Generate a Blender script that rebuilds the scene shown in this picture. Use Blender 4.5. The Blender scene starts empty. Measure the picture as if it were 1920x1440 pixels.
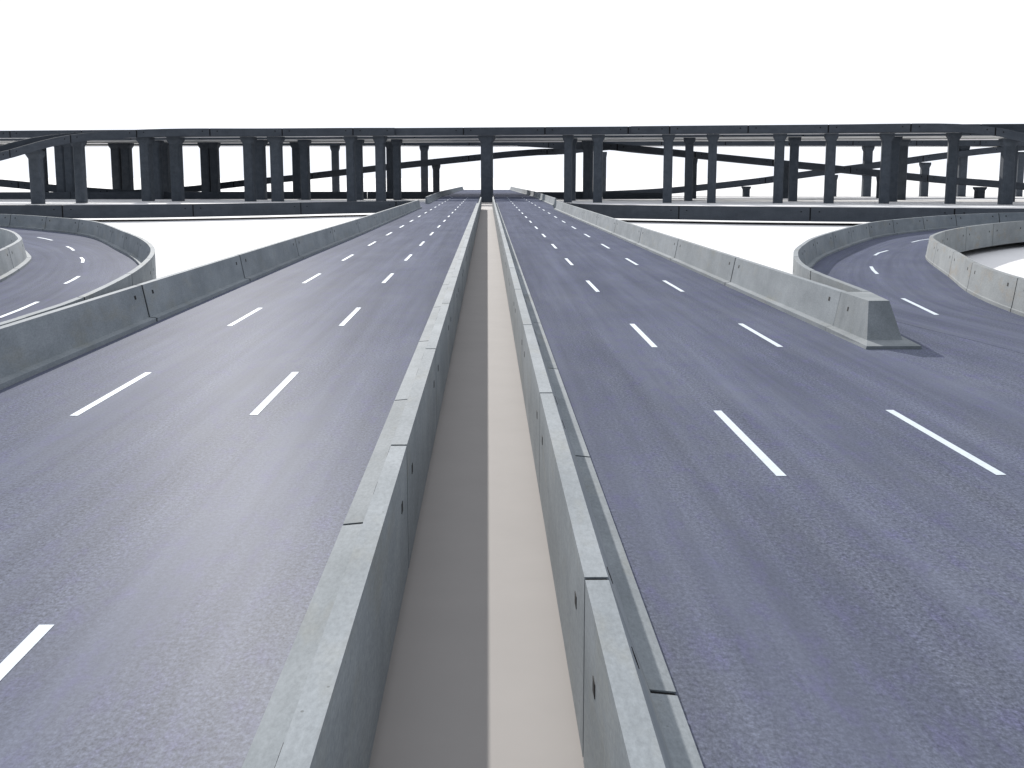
import bpy, bmesh, math, random
from mathutils import Vector
random.seed(4)
S = bpy.context.scene
COL = S.collection
GZ = -0.90            # ground level; the carriageways are at z = 0

# ------------------------------------------------------------------ materials
def new_mat(name):
    m = bpy.data.materials.new(name); m.use_nodes = True
    nt = m.node_tree; nt.nodes.clear()
    o = nt.nodes.new('ShaderNodeOutputMaterial'); b = nt.nodes.new('ShaderNodeBsdfPrincipled')
    nt.links.new(b.outputs[0], o.inputs[0])
    return m, nt, b
def N(nt, t, **kw):
    n = nt.nodes.new(t)
    for k, v in kw.items(): setattr(n, k, v)
    return n
def noise(nt, vec, scale, detail=4, rough=.55, mapscale=None):
    if mapscale:
        mp = N(nt, 'ShaderNodeMapping'); mp.inputs['Scale'].default_value = mapscale
        nt.links.new(vec, mp.inputs[0]); vec = mp.outputs[0]
    n = N(nt, 'ShaderNodeTexNoise'); n.inputs['Scale'].default_value = scale
    n.inputs['Detail'].default_value = detail; n.inputs['Roughness'].default_value = rough
    nt.links.new(vec, n.inputs['Vector']); return n.outputs['Fac']
def ramp(nt, fac, stops):
    r = N(nt, 'ShaderNodeValToRGB'); e = r.color_ramp.elements
    while len(e) < len(stops): e.new(.5)
    for i, (p, c) in enumerate(stops):
        e[i].position = p; e[i].color = (c[0], c[1], c[2], 1) if isinstance(c, tuple) else (c, c, c, 1)
    nt.links.new(fac, r.inputs[0]); return r.outputs[0]
def mix(nt, fac, a, b, mode='MIX'):
    m = N(nt, 'ShaderNodeMix', data_type='RGBA', blend_type=mode)
    for sock, v in ((m.inputs[0], fac), (m.inputs[6], a), (m.inputs[7], b)):
        if isinstance(v, (int, float)): sock.default_value = v
        elif isinstance(v, tuple): sock.default_value = (*v, 1)
        else: nt.links.new(v, sock)
    return m.outputs[2]

def asphalt():
    m, nt, b = new_mat('asphalt')
    uv = N(nt, 'ShaderNodeUVMap').outputs[0]
    grain = noise(nt, uv, 1, 4, .75, (19, 12, 1))
    grain2 = noise(nt, uv, 1, 2, .6, (42, 20, 1))
    streak = noise(nt, uv, 1, 5, .6, (2.4, .05, 1))
    track = noise(nt, uv, 1, 3, .5, (.62, .025, 1))
    patch = noise(nt, uv, 1, 4, .6, (.33, .12, 1))
    hue = noise(nt, uv, 1, 4, .7, (3.1, 1.1, 1))
    hue2 = noise(nt, uv, 1, 4, .6, (.8, .3, 1))
    c = ramp(nt, patch, [(.32, (.114, .126, .172)), (.5, (.129, .142, .191)), (.68, (.147, .161, .208))])
    c = mix(nt, ramp(nt, hue, [(.5, 0.0), (.66, .7)]), c, (.126, .128, .215))
    c = mix(nt, ramp(nt, hue2, [(.5, 0.0), (.68, .6)]), c, (.132, .144, .180))
    g1 = mix(nt, 1.0, ramp(nt, grain, [(.3, .45), (.5, 1.0), (.7, 1.55)]), ramp(nt, grain2, [(.3, .75), (.7, 1.25)]), 'MULTIPLY')
    rough_zone = ramp(nt, noise(nt, uv, 1, 3, .5, (.75, .05, 1)), [(.38, .3), (.60, .95)])
    c = mix(nt, 1.0, c, mix(nt, rough_zone, (1, 1, 1), g1), 'MULTIPLY')
    c = mix(nt, 1.0, c, ramp(nt, streak, [(.32, .88), (.68, 1.12)]), 'MULTIPLY')
    c = mix(nt, 1.0, c, ramp(nt, track, [(.35, .92), (.65, 1.08)]), 'MULTIPLY')
    nt.nodes.remove(b); o = nt.nodes['Material Output']
    d = N(nt, 'ShaderNodeBsdfDiffuse'); gl = N(nt, 'ShaderNodeBsdfGlossy'); mx = N(nt, 'ShaderNodeMixShader')
    gl.inputs['Roughness'].default_value = .50; mx.inputs[0].default_value = .019
    bp = N(nt, 'ShaderNodeBump'); bp.inputs['Strength'].default_value = .35; bp.inputs['Distance'].default_value = .012
    nt.links.new(grain, bp.inputs['Height'])
    nt.links.new(bp.outputs[0], d.inputs['Normal'])
    nt.links.new(c, d.inputs['Color']); nt.links.new(d.outputs[0], mx.inputs[1]); nt.links.new(gl.outputs[0], mx.inputs[2])
    nt.links.new(mx.outputs[0], o.inputs[0])
    return m
def concrete(name, lo, hi, stain, stain_amt=.35, pits=True, uv=True):
    m, nt, b = new_mat(name)
    if uv:   # u runs along the barrier, v round its section, both in metres
        mp = N(nt, 'ShaderNodeMapping'); mp.inputs['Scale'].default_value = (.42, 1, 1)
        nt.links.new(N(nt, 'ShaderNodeUVMap').outputs[0], mp.inputs[0]); tc = mp.outputs[0]
    else: tc = N(nt, 'ShaderNodeTexCoord').outputs['Object']
    oi = N(nt, 'ShaderNodeObjectInfo').outputs['Random']
    add = N(nt, 'ShaderNodeVectorMath', operation='ADD')
    cmb = N(nt, 'ShaderNodeCombineXYZ')
    mu = N(nt, 'ShaderNodeMath', operation='MULTIPLY'); mu.inputs[1].default_value = 37
    nt.links.new(oi, mu.inputs[0])
    for i in range(3): nt.links.new(mu.outputs[0], cmb.inputs[i])
    nt.links.new(tc, add.inputs[0]); nt.links.new(cmb.outputs[0], add.inputs[1]); v = add.outputs[0]
    c = ramp(nt, noise(nt, v, .9, 6, .62), [(.35, lo), (.65, hi)])
    st = noise(nt, v, 1, 5, .65, (1.1, 1.3, 1.3))
    c = mix(nt, ramp(nt, st, [(.54, 0.0), (.72, stain_amt)]), c, stain)
    drip = noise(nt, v, 1, 4, .6, (5, .6, 1) if uv else (4, 4, .5))
    c = mix(nt, 1.0, c, ramp(nt, drip, [(.35, .96), (.65, 1.03)]), 'MULTIPLY')
    c = mix(nt, 1.0, c, ramp(nt, noise(nt, v, 24, 4, .7), [(.3, .84), (.7, 1.14)]), 'MULTIPLY')
    if pits:
        vo = N(nt, 'ShaderNodeTexVoronoi'); vo.inputs['Scale'].default_value = 6
        m2 = N(nt, 'ShaderNodeMapping'); m2.inputs['Scale'].default_value = (1.6, 1, 1)
        nt.links.new(v, m2.inputs[0]); nt.links.new(m2.outputs[0], vo.inputs['Vector'])
        msk = ramp(nt, vo.outputs['Distance'], [(.05, .6), (.085, 0.0)])
        gate = ramp(nt, noise(nt, v, 1.1, 3), [(.52, 0.0), (.60, 1.0)])
        c = mix(nt, mix(nt, 1.0, msk, gate, 'MULTIPLY'), c, (.08, .085, .08))
    # every cast unit has its own slight tone
    c = mix(nt, 1.0, c, ramp(nt, oi, [(0, .93), (1, 1.05)]), 'MULTIPLY')
    nt.links.new(c, b.inputs['Base Color'])
    b.inputs['Roughness'].default_value = .85; b.inputs['Specular IOR Level'].default_value = .25
    bp = N(nt, 'ShaderNodeBump'); bp.inputs['Strength'].default_value = .2; bp.inputs['Distance'].default_value = .01
    nt.links.new(noise(nt, v, 18, 5, .7), bp.inputs['Height']); nt.links.new(bp.outputs[0], b.inputs['Normal'])
    return m
def plain(name, col, rough=.8, var=.1, scale=1.5):
    m, nt, b = new_mat(name)
    tc = N(nt, 'ShaderNodeTexCoord').outputs['Object']
    f = ramp(nt, noise(nt, tc, scale, 5, .6), [(.3, 1 - var), (.7, 1 + var)])
    nt.links.new(mix(nt, 1.0, col, f, 'MULTIPLY'), b.inputs['Base Color'])
    b.inputs['Roughness'].default_value = rough; b.inputs['Specular IOR Level'].default_value = .2
    return m
def worn_paint():
    m, nt, b = new_mat('worn_white_road_paint')
    tc = N(nt, 'ShaderNodeTexCoord').outputs['Object']
    base = mix(nt, 1.0, (.70, .77, .83), ramp(nt, noise(nt, tc, 6, 5, .7), [(.3, .84), (.6, 1.0)]), 'MULTIPLY')
    chips = ramp(nt, noise(nt, tc, 1, 6, .75, (14, 7, 1)), [(.30, 1.0), (.37, 0.0)])
    nt.links.new(mix(nt, chips, base, (.15, .16, .2)), b.inputs['Base Color'])
    b.inputs['Roughness'].default_value = .7; b.inputs['Specular IOR Level'].default_value = .2
    return m
M = dict(
    asphalt=asphalt(),
    conc=concrete('pale_concrete', (.212, .238, .256), (.290, .318, .338), (.27, .26, .20)),
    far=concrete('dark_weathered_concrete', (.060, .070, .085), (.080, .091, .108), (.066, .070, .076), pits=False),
    nose=concrete('pale_block_concrete', (.205, .228, .24), (.285, .308, .322), (.25, .25, .2), uv=False),
    stained=concrete('rust_stained_concrete', (.215, .232, .24), (.28, .30, .305), (.27, .225, .165), .6),
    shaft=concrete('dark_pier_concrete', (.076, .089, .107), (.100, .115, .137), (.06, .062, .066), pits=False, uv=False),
    soffit=concrete('pale_soffit_concrete', (.86, .87, .87), (.9, .91, .91), (.6, .58, .55), pits=False),
    filler=plain('joint_filler', (.006, .006, .007)),
    hole=plain('dark_socket', (.012, .012, .013)),
    paint=worn_paint(),
    shade_tone=plain('shade_toned_ground', (.49, .462, .44), .9, .03, .6),  # ground colour greyed down: skylight blocked by the median walls is painted in
    ground=plain('pale_ground', (.87, .86, .85), .9, .02, .15),
)

# ------------------------------------------------------------------ helpers
def link(o, parent=None):
    COL.objects.link(o)
    if parent: o.parent = parent
    return o
def tag(o, label=None, cat=None, group=None, kind=None):
    if label: o['label'] = label
    if cat: o['category'] = cat
    if group: o['group'] = group
    if kind: o['kind'] = kind
    return o
def empty(name, loc=(0, 0, 0)):
    o = bpy.data.objects.new(name, None); o.location = loc; o.empty_display_size = .5
    return link(o)
def mesh_obj(name, verts, faces, mats, parent=None, uvs=None, midx=None, smooth=False):
    me = bpy.data.meshes.new(name); 
    off = parent.location if parent else Vector((0, 0, 0))
    me.from_pydata([tuple(Vector(v) - off) for v in verts], [], faces)
    for m in (mats if isinstance(mats, (list, tuple)) else [mats]): me.materials.append(m)
    if midx: me.polygons.foreach_set('material_index', midx)
    if uvs is None and LAST_UV: uvs = list(LAST_UV); uvs += [(0, 0)]*(len(verts)-len(uvs))
    LAST_UV.clear()
    if uvs:
        ul = me.uv_layers.new(name='UVMap')
        for l in me.loops: ul.data[l.index].uv = uvs[l.vertex_index]
    me.update()
    bm = bmesh.new(); bm.from_mesh(me); bmesh.ops.recalc_face_normals(bm, faces=bm.faces); bm.to_mesh(me); bm.free()
    return link(bpy.data.objects.new(name, me), parent)

def cat(pts, step=1.5):
    """smooth the polyline (Catmull-Rom) and return dense points"""
    if len(pts) < 3: return [Vector(p) for p in pts]
    P = [Vector(p) for p in pts]; P = [2*P[0]-P[1]] + P + [2*P[-1]-P[-2]]; out = []
    for i in range(1, len(P)-2):
        n = max(1, int((P[i+1]-P[i]).length / step))
        for k in range(n):
            t = k/n; a, b, c, d = P[i-1], P[i], P[i+1], P[i+2]
            out.append(.5*((2*b) + (c-a)*t + (2*a-5*b+4*c-d)*t*t + (3*b-a-3*c+d)*t**3))
    out.append(P[-2]); return out
def p3(pts, z=0): return [Vector((p[0], p[1], p[2] if len(p) > 2 else z)) for p in pts]
def arclen(pts):
    L = [0]
    for a, b in zip(pts, pts[1:]): L.append(L[-1] + (b-a).length)
    return L
def at_len(pts, L, s):
    if s <= 0: return pts[0].copy()
    for i in range(len(L)-1):
        if s <= L[i+1] + 1e-9:
            t = (s-L[i])/max(1e-9, L[i+1]-L[i]); return pts[i].lerp(pts[i+1], min(1, t))
    return pts[-1].copy()
def sub(pts, L, a, b):
    return [at_len(pts, L, a)] + [p for p, l in zip(pts, L) if a+.05 < l < b-.05] + [at_len(pts, L, b)]
def normals(pts, full=None):
    out = []
    for i in range(len(pts)):
        ds = []
        if i > 0: ds.append((pts[i]-pts[i-1]).xy.normalized())
        if i < len(pts)-1: ds.append((pts[i+1]-pts[i]).xy.normalized())
        d = ds[0] if len(ds) == 1 else (ds[0]+ds[1]).normalized()
        n = Vector((d.y, -d.x))                      # to the right of travel
        if len(ds) == 2:
            n = n / max(.4, n.dot(Vector((ds[0].y, -ds[0].x))))
        out.append(n)
    return out
def frames(pts):
    """point + right-hand normal, computed once on the full path so that cut pieces meet exactly"""
    return list(zip(pts, normals(pts)))
LAST_UV = []
def sweep_geo(path, prof, side=1, norms=None):
    """closed profile [(s, h)...] along path; s to the right when side = 1"""
    nn = norms or normals(path); V = []; F = []; k = len(prof)
    per = [0]
    for a, b in zip(prof, prof[1:]): per.append(per[-1] + math.hypot(b[0]-a[0], b[1]-a[1]))
    LAST_UV.clear(); al = arclen(path)
    for p, n, u in zip(path, nn, al):
        for (s, h), w_ in zip(prof, per):
            V.append((p.x + n.x*s*side, p.y + n.y*s*side, p.z + h)); LAST_UV.append((u, w_))
    for i in range(len(path)-1):
        for j in range(k):
            a = i*k+j; b = i*k+(j+1) % k
            F.append((a, b, b+k, a+k))
    F.append(tuple(range(k))); F.append(tuple(range((len(path)-1)*k, len(path)*k))[::-1])
    return V, F
def box_geo(c, ax, ay, az):
    V = []
    for sx in (-1, 1):
        for sy in (-1, 1):
            for sz in (-1, 1): V.append(tuple(c + ax*sx + ay*sy + az*sz))
    return V, [(0, 1, 3, 2), (4, 6, 7, 5), (0, 4, 5, 1), (2, 3, 7, 6), (0, 2, 6, 4), (1, 5, 7, 3)]

def dir_at(pts, L, s):
    a = at_len(pts, L, max(0, s-.3)); b = at_len(pts, L, min(L[-1], s+.3))
    d = (b-a); d.normalize(); return d

BOT = -.47
def profile(slope, top=.20, foot=.23):
    """s = 0 is the road-side foot, s grows away from the road"""
    return [(0, BOT), (0, .125), (foot, .15), (foot+slope, 1.16), (foot+slope+top, 1.16), (foot+slope+top, BOT)]
def barrier(name, label, foot_line, side, seg, first=0.0, slope=.19, foot=.23, mat='conc', gap=.08, holes=True, group='concrete barriers along the carriageways', smooth=True):
    """a run of cast barrier units; foot_line = road-side foot, side = +1 when the body lies right of travel"""
    pts = cat(p3(foot_line)) if smooth else p3(foot_line)
    L = arclen(pts); root = empty(name, pts[len(pts)//2] + Vector((0, 0, 0)))
    tag(root, label, 'barrier', group)
    prof = profile(slope, foot=foot); cen = (sum(p[0] for p in prof)/6, .4)
    w = prof[-1][0]
    cuts = [0.0]; s = first if first > .5 else first + seg
    while s < L[-1] - .6: cuts.append(s); s += seg
    cuts.append(L[-1])
    for a, b in zip(cuts, cuts[1:]):
        a2 = a + (gap/2 if a > 0 else 0); b2 = b - (gap/2 if b < L[-1] else 0)
        path = sub(pts, L, a2, b2)
        # normals from the whole run, so neighbours line up
        nn = []
        for q in path:
            l = min(range(len(pts)), key=lambda i: (pts[i]-q).length_squared)
            nn.append(None)
        dens = normals(path)
        V, F = sweep_geo(path, prof, side, dens); mi = [0]*len(F)
        if holes and b-a > 4:
            for hs in (a+1.0, b-1.0):
                c = at_len(pts, L, hs); d = dir_at(pts, L, hs); n = Vector((d.y, -d.x, 0))*side
                up = Vector((0, 0, 1))
                # sloping road face and vertical outer face
                t = .70; sx = prof[2][0] + (prof[3][0]-prof[2][0])*t; h = .15 + 1.01*t
                fdir = (n*(prof[3][0]-prof[2][0]) + up*1.01).normalized(); out = fdir.cross(d).normalized()
                if out.dot(n) > 0: out = -out
                for cc, ay, az in ((c + n*sx + up*h, fdir, out), (c + n*w + up*.62, up, n)):
                    v2, f2 = box_geo(cc, d*.085, ay*.06, az*.006)
                    o = len(V); V += v2; F += [tuple(i+o for i in f) for f in f2]; mi += [1]*6
        mesh_obj('barrier_unit', V, F, [M[mat], M['hole']], root, midx=mi)
    if gap:
        f0, f1 = prof[2][0], prof[3][0]; e = .014
        core = [(e, BOT+e), (e, prof[1][1]-e), (f0+e, prof[2][1]-e), (f1+e, 1.16-e), (w-e, 1.16-e), (w-e, BOT+e)]
        path = sub(pts, L, .1, L[-1]-.1)
        V, F = sweep_geo(path, core, side)
        mesh_obj('joint_filler', V, F, M['filler'], root)
    return root

def ribbon(name, left, right, z=0, thick=.45, parent=None, uoff=0, kind='structure', n=None):
    """road slab between two edge lines, uv in metres (u across, v along)"""
    Lp, Rp = cat(p3(left, z)), cat(p3(right, z))
    la, lb = arclen(Lp), arclen(Rp); n = n or max(4, int(max(la[-1], lb[-1])/2))
    V = []; UV = []; F = []; run = 0; pm = None
    for i in range(n+1):
        a = at_len(Lp, la, la[-1]*i/n); b = at_len(Rp, lb, lb[-1]*i/n); m = (a+b)/2
        if pm: run += (m-pm).length
        pm = m; w = (b-a).length
        for q, u in ((a, 0), (a.lerp(b, .5), w/2), (b, w)): V.append(tuple(q)); UV.append((u+uoff, run))
    for i in range(n):
        for j in range(2):
            k = i*3+j; F.append((k, k+1, k+4, k+3))
    m0 = len(V)
    for v, u in list(zip(V, UV)): V.append((v[0], v[1], v[2]-thick)); UV.append(u)
    for i in range(n):
        for j in range(2):
            k = m0+i*3+j; F.append((k, k+3, k+4, k+1))
        F.append((i*3, i*3+3, m0+i*3+3, m0+i*3)); k = i*3+2; F.append((k, m0+k, m0+k+3, k+3))
    for k in (0, 1): F.append((k, m0+k, m0+k+1, k+1)); e = n*3+k; F.append((e, e+1, m0+e+1, m0+e))
    o = mesh_obj(name, V, F, M['asphalt'], parent, uvs=UV)
    if kind: o['kind'] = kind
    return o
def straight_road(name, xs, y0, y1, step=10):
    """xs(y) -> (xl, xr); uv equals world metres so that neighbouring sheets run on"""
    V = []; UV = []; F = []; n = int((y1-y0)/step)
    for i in range(n+1):
        y = y0+(y1-y0)*i/n; a, b = xs(y)
        for x in (a, b): V.append((x, y, 0)); UV.append((x, y))
    for i in range(n): F.append((2*i, 2*i+1, 2*i+3, 2*i+2))
    m = len(V)
    for v, u in list(zip(V, UV)): V.append((v[0], v[1], -.45)); UV.append(u)
    for i in range(n):
        F.append((m+2*i, m+2*i+2, m+2*i+3, m+2*i+1))
        F.append((2*i, 2*i+2, m+2*i+2, m+2*i)); F.append((2*i+1, m+2*i+1, m+2*i+3, 2*i+3))
    F.append((0, m, m+1, 1)); e = 2*n; F.append((e, e+1, m+e+1, m+e))
    o = mesh_obj(name, V, F, M['asphalt'], None, uvs=UV); o['kind'] = 'structure'
    return o
def dash(parent, pts, w=.155, z=.006):
    P = p3(pts, z); nn = normals(P); V = []; F = []
    for p, n in zip(P, nn):
        for s in (-w/2, w/2): V.append((p.x+n.x*s, p.y+n.y*s, z))
    for i in range(len(P)-1): F.append((2*i, 2*i+1, 2*i+3, 2*i+2))
    m = len(V)
    V += [(x, y, zz-.003) for x, y, zz in V]
    for i in range(len(P)-1):
        F.append((2*i, 2*i+2, m+2*i+2, m+2*i)); F.append((2*i+1, m+2*i+1, m+2*i+3, 2*i+3))
    return mesh_obj('lane_dash', V, F, M['paint'], parent)

# ------------------------------------------------------------------ ground
g = mesh_obj('ground', [(-4000, -400, GZ), (4000, -400, GZ), (4000, 9000, GZ), (-4000, 9000, GZ)], [(0, 1, 2, 3)], M['ground'])
g['kind'] = 'structure'
g = mesh_obj('median_shade_sheet', [(-1.5, -8, GZ+.006), (1.5, -8, GZ+.006), (1.5, 452, GZ+.006), (-1.5, 452, GZ+.006)], [(0, 1, 2, 3)], M['shade_tone'])  # sheet laid over the ground, its darker colour imitates shade between the barriers
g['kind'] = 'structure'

# ------------------------------------------------------------------ main carriageways
def lerp_tab(tab, y):
    for (a, xa), (b, xb) in zip(tab, tab[1:]):
        if y <= b: return xa + (xb-xa)*max(0, (y-a))/(b-a)
    return tab[-1][1]
LT = [(-12, -10.46), (40, -10.44), (70, -10.3), (100, -10.0), (186, -9.75), (214, -10.0), (300, -10.6), (400, -9.3), (452, -8.5)]
RT = [(-12, 10.0), (40, 10.0), (70, 9.95), (110, 9.75), (176, 9.35), (200, 10.4), (300, 10.5), (400, 8.6), (452, 7.9)]
road_l = straight_road('road', lambda y: (lerp_tab(LT, y)-.06, -1.80), -12, 452, 8)
road_r = straight_road('road', lambda y: (1.56, (14.2 if y < 46 else lerp_tab(RT, y)+.06)), -12, 452, 8)
# the carriageway dips out of sight beyond its far crest
def x_line(tab, y0, y1, step=10):
    n = max(2, int((y1-y0)/step)); return [(lerp_tab(tab, y0+(y1-y0)*i/n), y0+(y1-y0)*i/n) for i in range(n+1)]
for x, st in ((-4.48, (6.8, 23.35, 37.8, 53.3, 67.8)), (-7.86, (6.8, 23.35, 37.8, 53.3, 67.8))):
    ys = list(st) + [67.8+14.9*i for i in range(1, 15)]
    for y in ys: dash(road_l, [(x-(.02 if x > -5 else .06), y), (x-(.02 if x > -5 else .06), y+5.3)])
for x in (4.42, 7.80):
    for y in [3.6, 18.28, 32.75, 49.0] + [49+15.1*i for i in range(1, 16)]:
        dash(road_r, [(x + (.05 if y < 40 else -.04), y), (x + (.05 if y < 40 else -.04), y+5.35)])

MG = 'concrete barriers along the carriageways'
barrier('concrete_barrier', 'long pale concrete barrier on the left side of the open median gap', [(-1.86, -8.6), (-1.86, 212)], 1, 8.9, first=6.1, slope=.36, foot=.27, smooth=False)
barrier('concrete_barrier', 'long pale concrete barrier on the right side of the open median gap', [(1.61, -8.6), (1.61, 212)], -1, 9.1, first=.4+.0, slope=.37, smooth=False)
barrier('concrete_barrier', 'outer concrete barrier on the far left side of the left carriageway', x_line(LT, -8, 186), -1, 15.2, first=1.4, gap=.15)
barrier('concrete_barrier', 'outer concrete barrier right of the right carriageway, running back from the blunt nose', x_line(RT, 36.24, 176, 8), 1, 15.6, gap=.15)
barrier('concrete_barrier', 'small distant concrete barrier left of the main road, beyond the crossing road', x_line(LT, 214, 452, 14), -1, 15.4, gap=.2)
barrier('concrete_barrier', 'small distant concrete barrier right of the main road, beyond the crossing road', x_line(RT, 200, 452, 14), 1, 15.4, gap=.2)

# blunt nose where the right carriageway and the slip road part
nz = empty('barrier_nose', (10.7, 34.5, 0))
tag(nz, 'blunt sloping concrete nose where the main barrier and the slip road barrier meet', 'barrier end')
def loft(rings, closed=True):
    V = []; F = []; k = len(rings[0])
    for r in rings: V += r
    for i in range(len(rings)-1):
        for j in range(k): F.append((i*k+j, i*k+(j+1) % k, (i+1)*k+(j+1) % k, (i+1)*k+j))
    F.append(tuple(range(k))[::-1]); F.append(tuple(range((len(rings)-1)*k, len(rings)*k)))
    return V, F
def q(x0, x1, x2, x3, y0, y1, z0, z1):
    return [(x0, y1, z1), (x1, y0, z0), (x2, y0, z0), (x3, y1, z1)]
yb = 36.215
rings = [q(10.0, 10.0, 11.50, 11.72, 32.25, yb, -.002, -.002), q(10.0, 10.02, 11.48, 11.72, 32.25, yb, .085, .125),
         q(10.23, 10.24, 11.20, 11.48, 32.95, yb, .155, .15), q(10.42, 10.42, 10.99, 11.28, 33.55, yb, 1.16, 1.16)]
V, F = loft(rings); mi = [0]*len(F)
for y in (35.2,):
    v2, f2 = box_geo(Vector((10.235+.19*.6, y, .76)), Vector((0, .06, 0)), Vector((.011, 0, .06)), Vector((-.01, 0, .002)))
    o = len(V); V += v2; F += [tuple(i+o for i in f) for f in f2]; mi += [1]*6
mesh_obj('nose_block', V, F, [M['nose'], M['hole']], nz, midx=mi)

# ------------------------------------------------------------------ right slip road
RO = [(11.72, 36.27), (12.45, 46), (14.0, 54), (16.2, 61.6), (20.1, 72.4), (28.6, 91.3), (35.0, 101.5), (43.0, 111.6), (52, 118.2), (70, 123), (112, 123)]
RI = [(16.9, -12), (16.9, 20), (17.1, 33), (17.45, 39.8), (18.73, 47.5), (20.89, 55.6), (24.2, 68), (26.6, 74), (30.3, 81), (36, 89.5), (43, 97.5), (55, 106.5), (72, 112), (112, 112)]
ramp_r = ribbon('slip_road', [(14.0, -12), (14.0, 20), (13.9, 30), (13.4, 35), (12.9, 38.5)] + [(x-.05, y+.05) for x, y in RO[1:]],
                [(x+.06, y) for x, y in RI], z=.008, thick=.4, uoff=3)
barrier('concrete_barrier', 'curved concrete barrier on the left of the right slip road, starting at the nose', RO, -1, 8.2, gap=.12)
barrier('concrete_barrier', 'sunlit stained curved concrete barrier on the inside of the right slip road loop', RI, 1, 7.6, slope=.14, foot=.02, mat='stained')
for pts in ([(14.83, 40.37), (15.2, 43.2), (15.56, 45.98)], [(16.9, 51.6), (17.35, 53.4), (17.8, 55.4)][:0], [(18.31, 57.82), (18.85, 60.2), (19.51, 62.71)],
            [(22.5, 71.7), (23.5, 74.1), (24.8, 76.5)], [(29.6, 86.2), (31.0, 88.7), (32.6, 91.0)], [(39.5, 100.2), (41.5, 102.2), (43.8, 104)]):
    if pts: dash(ramp_r, pts, .16, .014)

# ------------------------------------------------------------------ left slip road
LO = [(-11.78, -8), (-11.78, 26), (-11.8, 30), (-12.0, 35), (-13.0, 43), (-14.25, 50), (-15.7, 56.5), (-17.4, 62.4), (-19.8, 69.4), (-23.1, 77.8), (-30.1, 94.8), (-36.0, 104.3), (-46, 115.8), (-60, 122), (-80, 125), (-118, 125)]
LI = [(-17.9, -8), (-17.9, 22), (-18.2, 33), (-19.3, 44), (-21.2, 54.4), (-24.3, 66.2), (-26.4, 72.0), (-30.0, 80.0), (-34.5, 87.5), (-42, 97), (-52, 105), (-68, 112), (-118, 114)]
ramp_l = ribbon('slip_road', [(x-.06, y) for x, y in LI], [(x+.06, y) for x, y in LO], z=0, thick=.44, uoff=9)
barrier('concrete_barrier', 'curved concrete barrier between the left slip road and the left carriageway', LO, 1, 8.6, gap=.12)
barrier('concrete_barrier', 'curved concrete barrier at the left edge of the photo, inside the left slip road loop', LI, -1, 8.6, gap=.12)
for pts in ([(-15.85, 40.2), (-16.1, 42.7), (-16.45, 45.4)], [(-18.08, 53.23), (-18.4, 55.2), (-18.8, 57.28)], [(-21.6, 66.5), (-22.3, 68.8), (-23.1, 70.9)],
            [(-25.7, 77.6), (-26.6, 79.9), (-27.7, 82.3)], [(-31.4, 90.3), (-32.7, 92.6), (-34.1, 94.9)], [(-40, 103.4), (-41.6, 105.2), (-43.4, 106.8)]):
    dash(ramp_l, pts, .16)

# ------------------------------------------------------------------ crossing road (low, dark parapet towards the viewer)
CL = [(-150, 150), (-90, 151), (-59.5, 153), (-44.5, 154.6), (-30.6, 163.5), (-20.0, 173.0), (-10.7, 179.0)]
CR = [(10.4, 164), (14.6, 153.8), (24.7, 146.8), (32.0, 142.8), (52.6, 136.0), (62, 133.2), (90, 129.5), (150, 129)]
for nm, line, sd, lab in (('L', CL, 1, 'dark low parapet of the crossing road, left of the main road'),
                          ('R', CR, 1, 'dark low parapet of the crossing road, right of the main road')):
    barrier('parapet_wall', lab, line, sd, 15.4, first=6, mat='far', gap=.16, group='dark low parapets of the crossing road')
junction = straight_road('junction_apron', lambda y: (-15.5, -9.0), 187.1, 227, 8)
for v in junction.data.vertices: v.co.z -= .008
rc_l = ribbon('crossing_road', [(x*1.0, y+8) for x, y in CL[:-1]] + [(-10.7, 187)], [(x, y-.06) for x, y in CL], z=-.004, thick=.44, uoff=21)
rc_r = ribbon('crossing_road', [(10.4, 174)] + [(x, y+8) for x, y in CR[1:]], [(x, y-.06) for x, y in CR], z=-.004, thick=.44, uoff=31)

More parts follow.
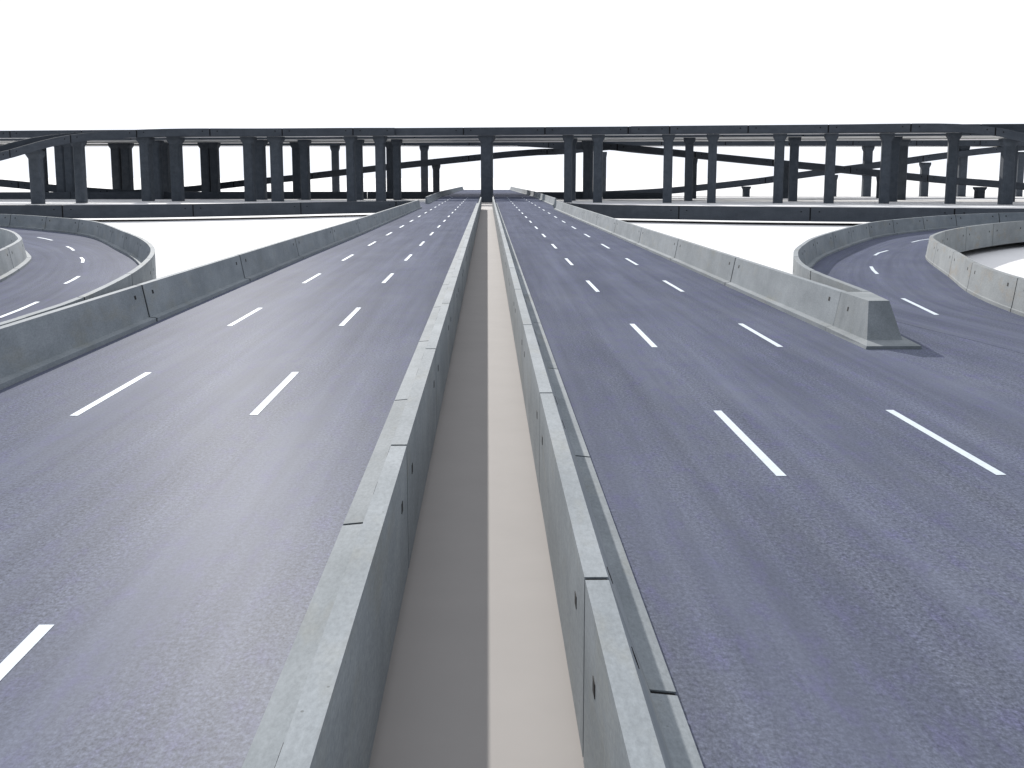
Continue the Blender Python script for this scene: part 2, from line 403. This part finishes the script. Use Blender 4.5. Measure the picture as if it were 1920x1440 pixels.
# ------------------------------------------------------------------ viaducts
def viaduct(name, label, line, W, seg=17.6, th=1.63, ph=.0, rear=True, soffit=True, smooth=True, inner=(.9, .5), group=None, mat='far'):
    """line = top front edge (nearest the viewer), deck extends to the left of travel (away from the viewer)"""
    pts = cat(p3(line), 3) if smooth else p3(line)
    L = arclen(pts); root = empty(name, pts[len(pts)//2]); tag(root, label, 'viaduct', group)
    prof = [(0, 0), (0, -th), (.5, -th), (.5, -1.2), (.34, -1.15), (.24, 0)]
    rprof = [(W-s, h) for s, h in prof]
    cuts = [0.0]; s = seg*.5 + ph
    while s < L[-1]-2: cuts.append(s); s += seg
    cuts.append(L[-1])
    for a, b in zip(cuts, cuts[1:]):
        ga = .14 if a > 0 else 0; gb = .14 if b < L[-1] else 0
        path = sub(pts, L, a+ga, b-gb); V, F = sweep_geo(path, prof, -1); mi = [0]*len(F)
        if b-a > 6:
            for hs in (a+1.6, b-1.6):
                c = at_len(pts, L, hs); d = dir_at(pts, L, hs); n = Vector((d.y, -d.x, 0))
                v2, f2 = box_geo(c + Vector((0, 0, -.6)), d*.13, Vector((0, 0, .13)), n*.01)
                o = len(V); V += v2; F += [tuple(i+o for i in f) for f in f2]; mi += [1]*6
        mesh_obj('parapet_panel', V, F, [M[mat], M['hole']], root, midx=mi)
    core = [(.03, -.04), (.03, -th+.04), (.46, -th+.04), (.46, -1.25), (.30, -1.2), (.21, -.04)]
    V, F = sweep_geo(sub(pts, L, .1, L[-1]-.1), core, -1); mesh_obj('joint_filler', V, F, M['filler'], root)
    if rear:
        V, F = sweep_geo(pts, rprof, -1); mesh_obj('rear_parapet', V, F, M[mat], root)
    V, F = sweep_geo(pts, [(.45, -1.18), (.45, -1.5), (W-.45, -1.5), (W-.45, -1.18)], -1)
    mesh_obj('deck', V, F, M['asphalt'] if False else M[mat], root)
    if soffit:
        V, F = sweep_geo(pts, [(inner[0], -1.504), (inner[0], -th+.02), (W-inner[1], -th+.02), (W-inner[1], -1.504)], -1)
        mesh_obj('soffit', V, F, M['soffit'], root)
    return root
def dline(off, x0=-190, x1=190, z=14.95):
    return [(x0, 269+off-.19*x0, z), (x1, 269+off-.19*x1, z)]
VG = 'parallel decks of the overpass across the picture'
viaduct('overpass_deck', 'nearest overpass deck, its dark parapet forms the skyline across the whole picture', dline(0), 7.5, ph=3.4, smooth=False, group=VG)
viaduct('overpass_deck', 'second overpass deck, just behind the nearest one, a pale strip underneath', dline(20.5), 18, ph=9, smooth=False, group=VG)
viaduct('overpass_deck', 'third overpass deck, behind the two nearer ones, seen as the lower pale strip', dline(42.5), 14, ph=1, smooth=False, group=VG)
viaduct('overpass_deck', 'rearmost overpass deck, dark narrow band seen below the third deck', [(-230, 346, 14.6), (230, 344, 14.6)], 12, ph=5, smooth=False, group=VG)
RG = 'sloping connector ramps of the interchange'
viaduct('connector_ramp', 'dark ramp curving down from the overpass towards the left edge of the photo',
        [(-116, 214, 2.0), (-108, 221, 4.2), (-101, 230, 6.6), (-93.8, 242, 9.0), (-90.3, 248.5, 10.7), (-87, 255, 12.3), (-82.8, 262, 13.5), (-76, 270, 14.4), (-66, 276.6, 14.96), (-50, 277.0, 15.0), (-30, 273.6, 15.0), (-20, 272, 14.97)],
        7, seg=16, soffit=False, group=RG)
viaduct('connector_ramp', 'dark ramp bending down from the overpass at the right edge of the photo',
        [(30, 262.6, 14.97), (50, 258.4, 15.0), (70, 254.6, 15.03), (82, 251.2, 15.06), (89.5, 248.6, 15.0), (95.5, 246.3, 14.65), (99.6, 243.3, 13.9), (102.6, 240, 12.85), (105.3, 236, 11.5), (108.5, 228, 9.4), (111, 218, 7)], 7, seg=16, soffit=False, group=RG)
viaduct('connector_ramp', 'far ramp descending to the right from behind the middle of the overpass',
        [(8, 334, 14.2), (20, 325, 13.3), (31, 318, 12.9), (44.3, 318, 11.76), (57.7, 318, 10.44), (71.3, 318, 9.11), (85.7, 318, 7.78), (100, 318, 6.31), (117, 318, 4.63), (131, 318, 3.56), (160, 318, 1.2)], 7, seg=20, soffit=False, group=RG)
viaduct('connector_ramp', 'far ramp climbing from the lower left to a crest right of the central pier',
        [(-99, 335, .9), (-81, 335, 1.98), (-64.5, 335, 3.8), (-51.4, 335, 5.13), (-37.2, 335, 6.74), (-22.6, 335, 8.42), (-2.4, 335, 10.5), (6.6, 335, 11.4), (14.5, 335, 11.95), (20, 336, 12.1), (26, 338, 12.7), (36, 341, 13.6)], 6, seg=21, soffit=False, group=RG)
viaduct('connector_ramp', 'far ramp climbing towards the right edge of the photo',
        [(22, 345, .5), (32.5, 345, .6), (48.3, 345, 1.35), (62.8, 345, 2.75), (77.5, 345, 4.4), (85.6, 345, 5.6), (99.2, 345, 7.4), (115.4, 345, 9.5), (126.9, 345, 11.1), (142, 345, 12.8), (165, 345, 14.6)], 7, seg=22, soffit=False, group=RG)
viaduct('connector_ramp', 'far low ramp sloping down from the left edge of the photo',
        [(-150, 315, 6.2), (-121.6, 315, 3.75), (-114.8, 315, 3.06), (-106.9, 315, 2.3), (-93, 315, 1.3), (-84, 315, .85), (-70, 316, .6)], 6, seg=22, soffit=False, group=RG)
for lab, ln in (('low dark far parapet standing behind the piers, left of the main road', [(-140, 312, .78), (-58, 312, .92), (-11.6, 312, .92)]),
                ('low dark far parapet standing behind the piers, right of the main road', [(11.2, 312, .85), (29.7, 313, .72), (46, 317, .5)])):
    pts = p3(ln); L = arclen(pts); r = empty('parapet_wall', pts[1]); tag(r, lab, 'barrier', 'low far parapets behind the piers')
    n = max(2, int(L[-1]/18))
    for i in range(n):
        a, b = L[-1]*i/n, L[-1]*(i+1)/n
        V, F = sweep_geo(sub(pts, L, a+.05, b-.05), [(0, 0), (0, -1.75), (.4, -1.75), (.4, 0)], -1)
        mesh_obj('wall_panel', V, F, M['far'], r)

# ------------------------------------------------------------------ piers
PIERS = [('bendl', -91.4, 256, 2.34, 9.6),
 ('second', -111.4, 316.1, 2.2, 13.3),
 ('second', -106.2, 315.1, 2.4, 13.3),
 ('bendl', -85.8, 266, 2.09, 12.2),
 ('second', -103.8, 314.6, 2.33, 13.3),
 ('third', -98.1, 334.5, 2.4, 13.3),
 ('third', -95.3, 334.0, 2.4, 13.3),
 ('front', -77.4, 286.8, 2.37, 13.3),
 ('second', -81.3, 310.4, 2.3, 13.3),
 ('third', -84.8, 332.0, 2.4, 13.3),
 ('front', -70.3, 285.5, 2.4, 13.3),
 ('third', -73.6, 329.9, 2.3, 13.3),
 ('third', -71.2, 329.4, 2.15, 13.3),
 ('front', -53.3, 282.3, 2.21, 13.3),
 ('second', -55.0, 305.4, 2.26, 13.3),
 ('front', -47.0, 281.1, 2.4, 13.3),
 ('third', -49.2, 325.3, 2.13, 13.3),
 ('second', -43.9, 303.3, 1.98, 13.3),
 ('rear', -41.9, 347, 1.97, 12.95),
 ('front', -30.1, 277.9, 1.94, 13.3),
 ('second', -30.8, 300.8, 1.83, 13.3),
 ('front', -23.5, 276.6, 2.05, 13.3),
 ('third', -24.7, 320.7, 1.82, 13.3),
 ('second', -21.5, 299.1, 1.69, 13.3),
 ('rear', -17.4, 347, 1.97, 12.95),
 ('B', -13.8, 338, 1.77, 7.9),
 ('front', -0.1, 272.2, 2.37, 13.3),
 ('front', 17.3, 268.9, 1.64, 13.3),
 ('second', 19.8, 291.2, 1.4, 13.3),
 ('third', 24.6, 311.3, 1.63, 13.3),
 ('third', 25.5, 311.2, 1.36, 13.3),
 ('front', 23.6, 267.7, 1.87, 13.3),
 ('B', 31.5, 338, 1.03, 11.16),
 ('front', 38.2, 265.0, 1.85, 13.3),
 ('second', 46.1, 286.3, 1.87, 13.3),
 ('C', 53.2, 321, 0.98, 9.22),
 ('front', 47.3, 263.3, 1.84, 13.3),
 ('D', 72.2, 348, 1.82, 1.86),
 ('front', 60.8, 260.7, 2.04, 13.3),
 ('C', 76.7, 321, 1.54, 7.07),
 ('second', 69.1, 281.9, 1.97, 13.3),
 ('front', 71.0, 258.8, 2.03, 13.3),
 ('D', 96.8, 348, 1.36, 5.09),
 ('rear', 105.6, 347, 2.27, 12.95),
 ('C', 100.9, 321, 0.98, 4.77),
 ('front', 81.9, 256.7, 2.01, 13.3),
 ('second', 90.5, 277.9, 2.06, 13.3),
 ('third', 98.9, 297.3, 2.07, 13.3),
 ('D', 122.1, 348, 2.12, 8.46),
 ('front', 94.8, 254.3, 1.99, 13.3),
 ('rear', 132.2, 347, 2.27, 12.95),
 ('C', 127.2, 321, 2.24, 1.92),
 ('bendr', 102.7, 246, 2.36, 11.9),
 ('second', 115.1, 273.2, 1.79, 13.3),
 ('D', 148.9, 348, 1.82, 11.4)]
ANG = math.atan(-.19)
def pier_protos():
    cache = {}
    def make(w, h, deep):
        """shaft and flared head, base at the origin"""
        key = (round(w, 1), round(h, 1), deep)
        if key in cache: return cache[key]
        d = w*.95; hh = min(1.5, h*.3); c = .12*w
        def ring(sx, sy, z, ch):
            a, b = sx/2, sy/2
            return [(-a+ch, -b, z), (a-ch, -b, z), (a, -b+ch, z), (a, b-ch, z), (a-ch, b, z), (-a+ch, b, z), (-a, b-ch, z), (-a, -b+ch, z)]
        V, F = loft([ring(w, d, -.6, c), ring(w, d, h-hh, c)])
        me = bpy.data.meshes.new('shaft'); me.from_pydata(V, [], F); me.materials.append(M['shaft'])
        cw = w*1.42 if deep else w*1.3
        V, F = loft([ring(w*1.002, d*1.002, h-hh, c), ring(cw, d*1.25, h-hh*.42, c), ring(cw, d*1.25, h, c)])
        mc = bpy.data.meshes.new('pier_head'); mc.from_pydata(V, [], F); mc.materials.append(M['shaft'])
        cache[key] = (me, mc); return cache[key]
    return make
mk = pier_protos()
ORD = ['first', 'second', 'third', 'fourth', 'fifth', 'sixth', 'seventh', 'eighth', 'ninth', 'tenth', 'eleventh', 'twelfth']
rows = {}
for r, x, y, w, zt in PIERS: rows.setdefault(r, []).append((x, y, w, zt))
TXT = {'front': 'under the nearest overpass deck', 'second': 'under the second overpass deck', 'third': 'under the third overpass deck', 'rear': 'under the rearmost overpass deck',
       'bendl': 'under the ramp curving down at the left edge', 'bendr': 'under the ramp bending down at the right edge',
       'C': 'under the far ramp descending to the right', 'D': 'under the far ramp climbing to the right', 'B': 'under the far ramp climbing to the middle crest'}
for r, lst in rows.items():
    lst.sort()
    left = [p for p in lst if p[0] < -2]; right = [p for p in lst if p[0] > 2]
    for x, y, w, zt in lst:
        if abs(x) <= 2: lab = 'dark concrete pier standing in the median gap in the middle of the picture'
        else:
            grp = left[::-1] if x < 0 else right; k = grp.index((x, y, w, zt))
            n_ = len(grp)
            if n_ == 1: which = 'lone dark pier'
            else: which = ORD[k] + ' dark pier'
            lab = f'{which} {"left" if x < 0 else "right"} of the road {TXT[r]}'
        root = empty('bridge_pier', (x, y, GZ)); root.rotation_euler = (0, 0, ANG if r in ('front', 'second', 'third') else 0)
        tag(root, lab, 'pier', 'dark concrete piers of the interchange')
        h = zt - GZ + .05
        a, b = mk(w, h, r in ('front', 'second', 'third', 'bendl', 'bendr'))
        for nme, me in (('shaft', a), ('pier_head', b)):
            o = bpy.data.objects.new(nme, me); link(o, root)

# ------------------------------------------------------------------ light
w = bpy.data.worlds.new('World'); S.world = w; w.use_nodes = True
nt = w.node_tree; nt.nodes.clear()
SX, SY = -.50, 2.4                        # towards the sun, per metre of height
elev = math.atan(1/math.hypot(SX, SY)); az = math.atan2(SX, SY)
out = N(nt, 'ShaderNodeOutputWorld')
sky = N(nt, 'ShaderNodeTexSky', sky_type='NISHITA'); sky.sun_disc = False
sky.sun_elevation = elev; sky.sun_rotation = az; sky.dust_density = 2
bg = N(nt, 'ShaderNodeBackground'); bg.inputs[1].default_value = .055
nt.links.new(sky.outputs[0], bg.inputs[0])
# bright white haze that fills the sky on the sun's side
geo = N(nt, 'ShaderNodeTexCoord'); dot = N(nt, 'ShaderNodeVectorMath', operation='DOT_PRODUCT')
dot.inputs[1].default_value = Vector((SX*.35, SY, 1.4)).normalized()
nt.links.new(geo.outputs['Generated'], dot.inputs[0])
def smooth(val, a, b, lo, hi):
    n = N(nt, 'ShaderNodeMapRange', interpolation_type='SMOOTHSTEP')
    for k, x in (('From Min', a), ('From Max', b), ('To Min', lo), ('To Max', hi)): n.inputs[k].default_value = x
    nt.links.new(val, n.inputs['Value']); return n.outputs[0]
side = smooth(dot.outputs['Value'], -.15, .45, .34, 1)
sep = N(nt, 'ShaderNodeSeparateXYZ'); nt.links.new(geo.outputs['Generated'], sep.inputs[0])
lift = smooth(sep.outputs['Z'], .12, .65, 1.0, .84)
bg2 = N(nt, 'ShaderNodeBackground'); bg2.inputs[0].default_value = (.985, 1.02, 1.10, 1)
ml = N(nt, 'ShaderNodeMath', operation='MULTIPLY'); ml.inputs[1].default_value = 1.0
nt.links.new(lift, ml.inputs[0]); nt.links.new(ml.outputs[0], bg2.inputs[1])
mx = N(nt, 'ShaderNodeMixShader')
nt.links.new(side, mx.inputs[0]); nt.links.new(bg.outputs[0], mx.inputs[1]); nt.links.new(bg2.outputs[0], mx.inputs[2])
nt.links.new(mx.outputs[0], out.inputs[0])
sl = bpy.data.lights.new('sun', 'SUN'); sl.energy = 4.2; sl.angle = math.radians(.5); sl.color = (1, .97, .93)
so = bpy.data.objects.new('sun', sl); link(so)
so.rotation_euler = Vector((SX, SY, 1)).to_track_quat('Z', 'Y').to_euler()

# ------------------------------------------------------------------ camera
cd = bpy.data.cameras.new('camera'); cam = bpy.data.objects.new('camera', cd); link(cam)
cam.location = (0, 0, 4.5); cd.sensor_width = 36; cd.lens = 36*2318/1920
cam.rotation_euler = (math.radians(90-9.5024), 0, math.radians(-1.12127))
cd.clip_start = .1; cd.clip_end = 20000
S.camera = cam
S.view_settings.view_transform = 'Standard'; S.view_settings.look = 'None'
S.view_settings.exposure = .12; S.view_settings.gamma = 1
S.cycles.diffuse_bounces = 1
